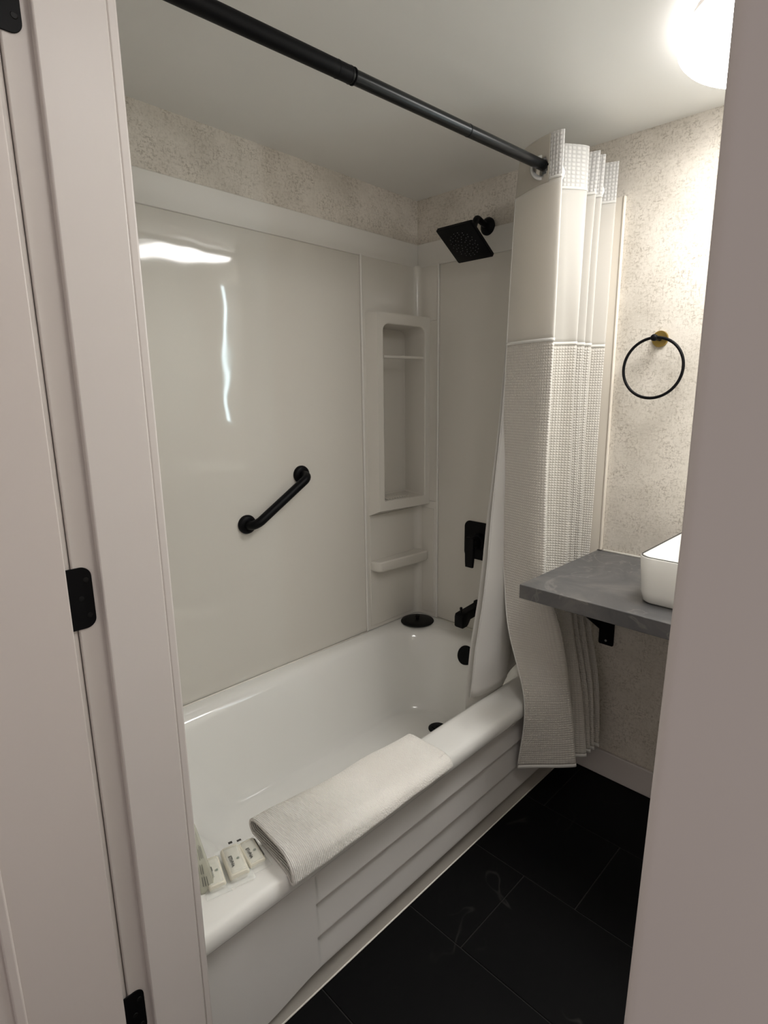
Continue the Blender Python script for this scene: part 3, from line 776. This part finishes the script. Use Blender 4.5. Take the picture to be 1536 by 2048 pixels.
# ------------------------------------------------------------------ towel folded over the rim
bm = BM(); NY = 90; secs = []
def towel_sec(y, s):
    """closed flattened loop in X-Z; s 0 at the near open end, 1 at the far end"""
    gap = 0.026 * (1 - s) ** 2 + 0.002
    xin = 0.632 + 0.018 * s + 0.003 * math.sin(y * 23); xo = 0.820 - 0.006 * s
    xm = xin + 0.10
    sag = 0.026 * math.exp(-((s - 0.0) / 0.16) ** 2)
    low = [(xin + 0.006, 0.3855), (xin + 0.03, 0.3860), (xin + 0.07, 0.3860), (xin + 0.10, 0.3858), (0.760, 0.3852), (0.776, 0.3832), (0.788, 0.3780)]
    tip = [(0.796, 0.3700), (0.803, 0.3690)]
    top = [(0.8075, 0.3735), (0.8065, 0.3815), (0.800, 0.3905 + gap * 0.45), (0.782, 0.3960 + gap * .8), (xm + .02, 0.3975 + gap), (xin + 0.05, 0.3975 + gap), (xin + 0.015, 0.397 + gap * 0.9), (xin - 0.002, 0.3945 + gap * .6), (xin - 0.005, 0.390 + gap * .2)]
    pts = spline([(x, 0, z) for x, z in low + tip + top + [low[0]]], 4)[:-1]
    out = []
    for p in pts:
        tw = 0.012 * ((p.x - xin) / 0.19) * (1 - s)          # near edge slightly askew
        w_ = 0.0012 * noise.noise(Vector((p.x * 30, y * 14, 0.7))) + 0.0016 * noise.noise(Vector((p.x * 9, y * 9, 3.7)))
        nzv = w_ if p.z > 0.388 else w_ * 0.3
        xx = 0.0022 * noise.noise(Vector((y * 17, 8.0, p.z * 9)))
        out.append((p.x + xx, y - tw, p.z + abs(nzv)))
    return out
for i in range(NY + 1):
    s = i / NY; secs.append(towel_sec(-1.228 + (1.228 - 0.735) * s, s))
loft(bm, secs, True)
# rounded-off far corners
tw = obj('towel', bm, M['towel'], None, smooth=True, solid=0.0065)
tag(tw, 'white ribbed cotton bath mat folded over the tub rim', 'towel')

# ------------------------------------------------------------------ amenity packets on the rim
def packet(cx, cy, cz, lx, ly, ang, label, txt, th=0.013, tilt=0.0, marks=()):
    """long side lx runs across the rim (world X at angle 0)"""
    e = bpy.data.objects.new('soap_packet', None); COL.objects.link(e); tag(e, label, 'soap', 'wrapped soaps on the tub rim')
    e.location = (cx, cy, cz); e.rotation_euler = (0, tilt, math.radians(ang))
    bm = BM()
    for_sec = [(0.80, 0.0), (0.96, th * 0.25), (1.0, th * 0.5), (0.96, th * 0.8), (0.80, th)]
    lofts = []
    for s_, z in for_sec:
        lofts.append([(x, y, z + 0.0015) for x, y in rrect(-lx / 2 * (0.9 + 0.1 * s_), lx / 2 * (0.9 + 0.1 * s_), -ly / 2 * s_, ly / 2 * s_, 0.004, 4)])
    loft(bm, lofts, True, True, True)
    obj('wrapper', bm, M['soap'], e, smooth=True, auto=60)
    bm = BM(); nx, ny_ = 16, 8; g2 = []
    for i in range(nx + 1):
        r = []
        for k in range(ny_ + 1):
            x = (i / nx - .5) * (lx + 0.028); y = (k / ny_ - .5) * (ly + 0.014)
            ex = max(0, 1 - max(0, abs(x) - lx * 0.42) / 0.012); ey = max(0, 1 - max(0, abs(y) - ly * 0.36) / 0.008)
            z = 0.0018 + (th + 0.0012) * min(1, ex) * min(1, ey) + 0.0012 * noise.noise(Vector((x * 160 + cx * 99, y * 160, 2)))
            r.append(bm.verts.new((x, y, max(z, 0.0012))))
        g2.append(r)
    for a_, b_ in zip(g2, g2[1:]): bridge(bm, a_, b_, False)
    obj('clear_film', bm, M['film'], e, smooth=True)
    text_mesh('print', txt, 0.0095, M['ink'], e, Matrix.Translation((0.004, -ly * 0.18, th + 0.0030)) , 0.0004)
    bm = BM(); lathe(bm, [(0.0030, 0), (0.0030, 0.0003)], (0.002, ly * 0.16, th + 0.0029), 'Z', 16)
    obj('logo_dot', bm, M['inkgreen'], e)
    for (x, y, w_, h_) in marks:
        bm = BM(); box(bm, x - w_ / 2, x + w_ / 2, y - h_ / 2, y + h_ / 2, th + 0.0028, th + 0.0034); obj('printed_bar', bm, M['inkline'], e)
    return e
RZ = 0.3822
packet(0.681, -1.343, RZ, 0.078, 0.034, -16, 'wrapped soap nearest the clear amenity pouch', 'ETHNA')
packet(0.689, -1.301, RZ + 0.002, 0.082, 0.040, -14, 'wrapped soap in the middle of the row of three', 'ETHNA', 0.015, marks=((-0.047, 0.004, 0.006, 0.008),))
packet(0.690, -1.262, RZ, 0.072, 0.036, -10, 'wrapped soap lying next to the folded bath mat', 'ETHNA', 0.011, marks=((0.0, 0.0165, 0.055, 0.0015), (-0.043, -0.012, 0.005, 0.009)))

am = bpy.data.objects.new('amenity_pouch', None); COL.objects.link(am)
tag(am, 'cloudy plastic pouch with printed lines standing at the near end of the rim', 'toiletry pouch')
bm = BM()      # wedge-shaped pouch standing on its wide gusset
bot = [(0.625, -1.412), (0.703, -1.381), (0.715, -1.357), (0.700, -1.350), (0.632, -1.350)]
top_ = [(0.640, -1.368), (0.650, -1.364), (0.651, -1.3605), (0.648, -1.3585), (0.640, -1.3595)]
def lvl(t_, i):
    f = t_ ** 1.15; a_, b_ = bot[i], top_[i]
    return Vector((a_[0] + (b_[0] - a_[0]) * f, a_[1] + (b_[1] - a_[1]) * f, RZ + 0.001 + 0.115 * t_))
loft(bm, [[lvl(t_, i) for i in range(5)] for t_ in (0, 0.05, 0.25, 0.5, 0.75, 0.94, 1.0)], True, True, True)
obj('pouch', bm, M['cloudy'], am, bevel=0.002)
bm = BM()      # printed text blocks on the two faces towards the room
for i, j, out_, rows_ in ((0, 1, Vector((0.0006, -0.0014, 0)), ((.62, .10, .20), (.70, .10, .20), (.78, .10, .2), (.62, .5, .72), (.70, .5, .72))),
                    (1, 2, Vector((0.0014, -0.0006, 0)), ((.2, .12, .26), (.38, .12, .26), (.56, .12, .26), (.2, .3, .44), (.38, .3, .44), (.3, .5, .66), (.5, .52, .72), (.68, .52, .70)))):
    for u0, v0, v1 in rows_:
        q = [bm.verts.new(lvl(v_, i).lerp(lvl(v_, j), u) + out_) for u, v_ in ((u0, v0), (u0 + 0.05, v0), (u0 + 0.05, v1), (u0, v1))]
        bm.faces.new(q)
obj('print', bm, M['ink'], am)
bm = BM(); box(bm, 0.690, 0.702, -1.3905, -1.3845, RZ + 0.0005, RZ + 0.014)
obj('label_tab', bm, M['soap'], am, bevel=0.001)

# ------------------------------------------------------------------ counter, bracket, sink
ct = empty('countertop', (0, 0, 0), 'dark grey slate-look countertop fixed to the back wall', 'countertop')
bm = BM(); box(bm, 0.839, RX - 0.001, -0.488, -0.0015, 0.7867, 0.8267)
obj('slab', bm, M['slate'], ct, bevel=0.0015)
bm = BM(); tube(bm, [(0.86, -0.0045, 0.828), (RX - 0.01, -0.0045, 0.828)], 0.0045, 8)
o = obj('caulk_line', bm, M['caulk'], ct, smooth=True); o['label'] = 'white caulk line along the wall'
for bx, lab in ((0.8905, 'black steel bracket under the left end of the counter'), (1.70, 'black steel bracket under the right end of the counter')):
    br = empty('shelf_bracket', (0, 0, 0), lab, 'bracket', None)
    bm = BM(); pts = rrect(bx - 0.0265, bx + 0.0265, 0.496, 0.786, (0.001, 0.001, 0.006, 0.006))
    plate(bm, pts, lambda x, z: (x, -0.0010, z), lambda x, z: (x, -0.006, z)); obj('wall_plate', bm, M['black'], br, bevel=0.0006, seg=1)
    bm = BM(); box(bm, bx - 0.0265, bx + 0.0265, -0.36, -0.006, 0.7805, 0.7862); obj('arm', bm, M['black'], br, bevel=0.0006, seg=1)
    bm = BM(); g3 = [(-0.006, 0.548), (-0.006, 0.7805), (-0.34, 0.7805), (-0.33, 0.774)]
    loft(bm, [[(bx - 0.0265, y, z) for y, z in g3], [(bx - 0.0225, y, z) for y, z in g3]], True, True, True); obj('gusset', bm, M['black'], br)
    bm = BM(); lathe(bm, [(0.0042, 0), (0.0036, -0.002), (0.001, -0.0024)], (bx, -0.006, 0.512), 'Y', 14)
    o = obj('screw', bm, M['chrome'], br, smooth=True, auto=40); o['label'] = 'steel screw'

sk = empty('vessel_sink', (0, 0, 0), 'white rectangular vessel sink with a thin dark rim line on the slate counter', 'sink')
bm = BM(); zc = 0.8275; zt2 = 0.9485
def ss(x0, x1, y0, y1, r, z): return [(x, y, z) for x, y in rrect(x0, x1, y0, y1, r, 8)]
sx0, sx1, sy0, sy1 = 1.122, 1.600, -0.408, -0.040
loft(bm, [ss(sx0 + .016, sx1 - .016, sy0 + .016, sy1 - .016, 0.03, zc), ss(sx0 + .011, sx1 - .011, sy0 + .011, sy1 - .011, 0.033, zc + 0.004),
          ss(sx0 + .006, sx1 - .006, sy0 + .006, sy1 - .006, 0.035, zc + 0.03), ss(sx0, sx1, sy0, sy1, 0.038, zt2 - 0.003), ss(sx0 + .0015, sx1 - .0015, sy0 + .0015, sy1 - .0015, 0.037, zt2),
          ss(sx0 + .010, sx1 - .010, sy0 + .010, sy1 - .010, 0.030, zt2), ss(sx0 + .013, sx1 - .013, sy0 + .013, sy1 - .013, 0.028, zt2 - 0.004),
          ss(sx0 + .018, sx1 - .018, sy0 + .018, sy1 - .018, 0.03, zt2 - 0.05), ss(sx0 + .03, sx1 - .03, sy0 + .03, sy1 - .03, 0.035, zt2 - 0.088), ss(sx0 + .06, sx1 - .06, sy0 + .06, sy1 - .06, 0.04, zt2 - 0.100), ss(1.33, 1.39, -0.25, -0.20, 0.02, zt2 - 0.105)], True, True, True)
obj('bowl', bm, M['ceramic'], sk, smooth=True, auto=60)
bm = BM()
rim = [ss(sx0 + a_, sx1 - a_, sy0 + a_, sy1 - a_, 0.037 - a_, zt2 + dz) for a_, dz in ((0.0026, -0.0005), (0.0028, 0.0012), (0.0064, 0.0012), (0.0066, -0.0005))]
loft(bm, rim, True)
o = obj('rim_line', bm, M['inkline'], sk, smooth=True, auto=40); o['label'] = 'thin dark line round the rim'
bm = BM(); loft(bm, [ss(sx0 + .0185, sx1 - .0185, sy0 + .0185, sy1 - .0185, 0.03, 0.8268), ss(sx0 + .0145, sx1 - .0145, sy0 + .0145, sy1 - .0145, 0.03, 0.8290)], True, True, True)
obj('foot_gap_line', bm, M['inkline'], sk)  # dark line along the gap under the bowl
bm = BM(); lathe(bm, [(0.024, 0), (0.022, 0.003), (0.0, 0.004)], (1.36, -0.225, zt2 - 0.105), 'Z', 24)
obj('drain', bm, M['black'], sk, smooth=True, auto=40)

# ------------------------------------------------------------------ towel ring
tr = empty('towel_ring', (0, 0, 0), 'black round towel ring on a brass wall plate above the counter', 'towel ring')
bm = BM(); lathe(bm, [(0.0235, -0.0005), (0.0240, -0.004), (0.0225, -0.007), (0.0, -0.0075)], (0.9870, 0, 1.504), 'Y', 40)
o = obj('wall_plate', bm, M['brass'], tr, smooth=True, auto=40); o['label'] = 'round brass back plate'
bm = BM(); tube(bm, [(0.987, -0.006, 1.504), (0.987, -0.046, 1.5045)], 0.0068, 18)
lathe(bm, [(0.0065, 0.004), (0.0095, 0.0), (0.0100, -0.006), (0.0095, -0.012), (0.0060, -0.016)], (0.987, -0.043, 1.5045), 'Y', 24)
obj('post', bm, M['black'], tr, smooth=True, auto=50)
bm = BM(); rc = Vector((0.9895, -0.051, 1.4185)); rr = 0.0865
tube(bm, [rc + Vector((rr * math.cos(a_), 0.004 * math.sin(a_), rr * math.sin(a_))) for a_ in [2 * PI * i / 96 for i in range(96)]], 0.0043, 14, closed=True)
obj('ring', bm, M['black'], tr, smooth=True)

# ------------------------------------------------------------------ ceiling light and lit mirror
cl = empty('ceiling_light', (0, 0, 0), 'round white flush ceiling light glowing above the counter', 'ceiling light')
lc = (1.335, -0.335, H)
bm = BM(); lathe(bm, [(0.205, -0.0005), (0.205, -0.022), (0.200, -0.024)], lc, 'Z', 64)
obj('base', bm, M['trim'], cl, smooth=True, auto=40)
bm = BM(); lathe(bm, [(0.206, -0.0235), (0.219, -0.026), (0.2255, -0.034), (0.2250, -0.046), (0.219, -0.052)], lc, 'Z', 72, True, False)
o = obj('diffuser_rim', bm, M['lampside'], cl, smooth=True, auto=60)
bm = BM(); lathe(bm, [(0.219, -0.052), (0.20, -0.059), (0.16, -0.067), (0.10, -0.073), (0.03, -0.076)], lc, 'Z', 72, False, True)
o = obj('diffuser', bm, M['lamp'], cl, smooth=True, auto=60); o['label'] = 'glowing white diffuser'

mi = empty('wall_mirror', (0, 0, 0), 'mirror over the sink with a vertical light strip', 'mirror')
bm = BM(); box(bm, 1.215, 1.562, -0.020, -0.001, 1.17, 1.96); obj('mirror_glass', bm, M['mirror'], mi, bevel=0.001)
bm = BM(); box(bm, 1.5635, 1.5965, -0.026, -0.001, 1.17, 1.96); obj('light_strip', bm, M['strip'], mi, bevel=0.002)

# added unseen fill: a second, dimmer flush light over the doorway end
c2 = empty('ceiling_light', (0, 0, 0), 'added small flush fill light near the doorway, smaller than the one above the counter', 'ceiling light')
lc2 = (1.66, -1.22, H)
bm = BM(); lathe(bm, [(0.125, -0.0005), (0.125, -0.018), (0.120, -0.020)], lc2, 'Z', 48); obj('base', bm, M['trim'], c2, smooth=True, auto=40)
bm = BM(); lathe(bm, [(0.126, -0.0185), (0.136, -0.024), (0.136, -0.036), (0.11, -0.050), (0.05, -0.060)], lc2, 'Z', 48)
obj('diffuser', bm, M['fill_lamp'], c2, smooth=True, auto=60)
